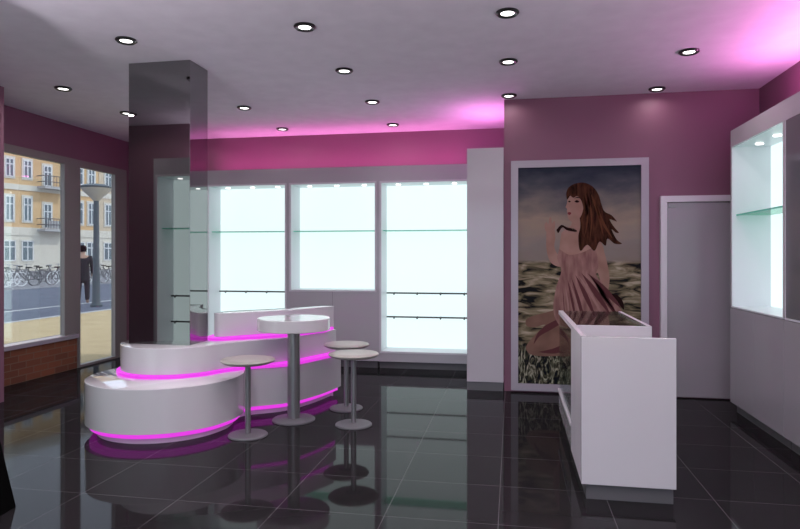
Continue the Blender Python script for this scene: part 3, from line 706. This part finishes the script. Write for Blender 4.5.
for row, zc0 in enumerate((29.0, 33.0)):
    for k in range(8):
        px = -8 + k*17.0 + row*8 + random.uniform(-0.8, 0.8)
        zc = zc0 + random.uniform(-0.1, 0.1) + (px/112.0)*5
        X, Y = cam2w((px-400)/620*zc, zc)
        b = bike if bk == 0 else copy_tree(bike); bk += 1
        b.location = (X, Y, -0.02 + 0.0); b.rotation_euler = (0, 0, random.choice((1.25, 1.25-PI)) + random.uniform(-.06, .06))
        b['label'] = BIKE_LABEL; b['group'] = 'bicycles parked across the street'

# two parked cars in the far background hidden mostly, and a pedestrian in black
def person(label, loc, rz, coat, trousers):
    t = thing('person', label, 'person', loc, rz)
    def skin(name, verts, edges, radii, m, root=0, sub=2):
        me = bpy.data.meshes.new(name); me.from_pydata(verts, edges, []); me.update()
        o = bpy.data.objects.new(name, me); C.objects.link(o); o.parent = t
        sm = o.modifiers.new('skin', 'SKIN'); 
        if not me.skin_vertices: me.skin_vertices.new() if hasattr(me.skin_vertices, 'new') else None
        for i, r in enumerate(radii):
            me.skin_vertices[0].data[i].radius = r if isinstance(r, tuple) else (r, r)
            me.skin_vertices[0].data[i].use_root = (i == root)
        ss = o.modifiers.new('sub', 'SUBSURF'); ss.levels = sub; ss.render_levels = sub
        me.materials.append(m); return o
    # one continuous body
    V = [(0,0,0.95),(0,0,1.15),(0,0,1.38),(0,0,1.46),(0,0.01,1.53),(0,0.015,1.62),(0,0.0,1.70),
         (0.10,0,0.90),(0.11,0.03,0.50),(0.12,-0.01,0.09),(0.12,0.14,0.045),
         (-0.10,0,0.90),(-0.11,-0.02,0.50),(-0.12,-0.10,0.09),(-0.12,0.05,0.045),
         (0.19,0,1.40),(0.25,-0.02,1.14),(0.25,0.06,0.90),(0.25,0.09,0.82),
         (-0.19,0,1.40),(-0.25,-0.02,1.14),(-0.24,0.06,0.90),(-0.24,0.09,0.82)]
    E = [(0,1),(1,2),(2,3),(3,4),(4,5),(5,6),(0,7),(7,8),(8,9),(9,10),(0,11),(11,12),(12,13),(13,14),(2,15),(15,16),(16,17),(17,18),(2,19),(19,20),(20,21),(21,22)]
    R = [0.13,(0.14,0.10),(0.15,0.11),0.06,0.065,0.085,0.06, 0.09,0.065,0.045,0.04, 0.09,0.065,0.045,0.04, 0.06,0.045,0.035,0.03, 0.06,0.045,0.035,0.03]
    skin('body', V, E, R, mat('pale_skin', (0.45, 0.28, 0.2), 0.6))
    V = [(0,0,0.62),(0,0,0.95),(0,0,1.18),(0,0,1.40),(0.19,0,1.40),(0.25,-0.02,1.14),(0.25,0.06,0.90),(-0.19,0,1.40),(-0.25,-0.02,1.14),(-0.24,0.06,0.90)]
    E = [(1,0),(1,2),(2,3),(3,4),(4,5),(5,6),(3,7),(7,8),(8,9)]
    R = [(0.22,0.17),(0.19,0.15),(0.18,0.135),(0.17,0.125),0.08,0.062,0.052,0.08,0.062,0.052]
    skin('coat', V, E, R, coat, 1)
    V = [(0,0,0.92),(0.10,0,0.84),(0.11,0.03,0.50),(0.12,-0.01,0.10),(-0.10,0,0.84),(-0.11,-0.02,0.50),(-0.12,-0.10,0.10)]
    skin('trousers', V, [(0,1),(1,2),(2,3),(0,4),(4,5),(5,6)], [0.12,0.105,0.08,0.065,0.105,0.08,0.065], trousers)
    MB().lathe([(0, 1.77), (0.06, 1.755), (0.098, 1.70), (0.100, 1.64), (0.085, 1.57), (0, 1.60)], n=16).build('hair', M['black'], t, True)
    return t
px_, zc_ = 83.0, 18.6
X, Y = cam2w((px_-400)/620*zc_, zc_)
dk = mat('black_wool', (0.012, 0.012, 0.015), 0.9)
person('person in a black coat and dark trousers standing outside the glazed door', (X, Y, -0.03), 0.6, dk, dk)

# ------------------------------------------------------------------ daylight
w = bpy.data.worlds.new('World'); bpy.context.scene.world = w; w.use_nodes = True
bg = w.node_tree.nodes['Background']; bg.inputs['Color'].default_value = (0.72, 0.82, 1.0, 1); bg.inputs['Strength'].default_value = 2.2
sun = bpy.data.lights.new('Sun', 'SUN'); sun.energy = 1.6; sun.angle = 0.03; sun.color = (1.0, 0.94, 0.84)
so = bpy.data.objects.new('Sun', sun); C.objects.link(so)
so.rotation_euler = Vector((1.0, 0.25, 0.95)).to_track_quat('Z', 'Y').to_euler()

# ------------------------------------------------------------------ camera
cd = bpy.data.cameras.new('Camera'); cam = bpy.data.objects.new('Camera', cd); C.objects.link(cam)
cam.location = (0, 0, 1.38); cam.rotation_euler = (PI/2, 0, math.radians(10.24))
cd.sensor_width = 36; cd.lens = 620/800*36; cd.shift_y = -7.5/800; cd.clip_start = 0.05; cd.clip_end = 300
sc = bpy.context.scene; sc.camera = cam
sc.view_settings.view_transform = 'Standard'; sc.view_settings.look = 'None'
sc.view_settings.exposure = 0.0; sc.view_settings.gamma = 1.0
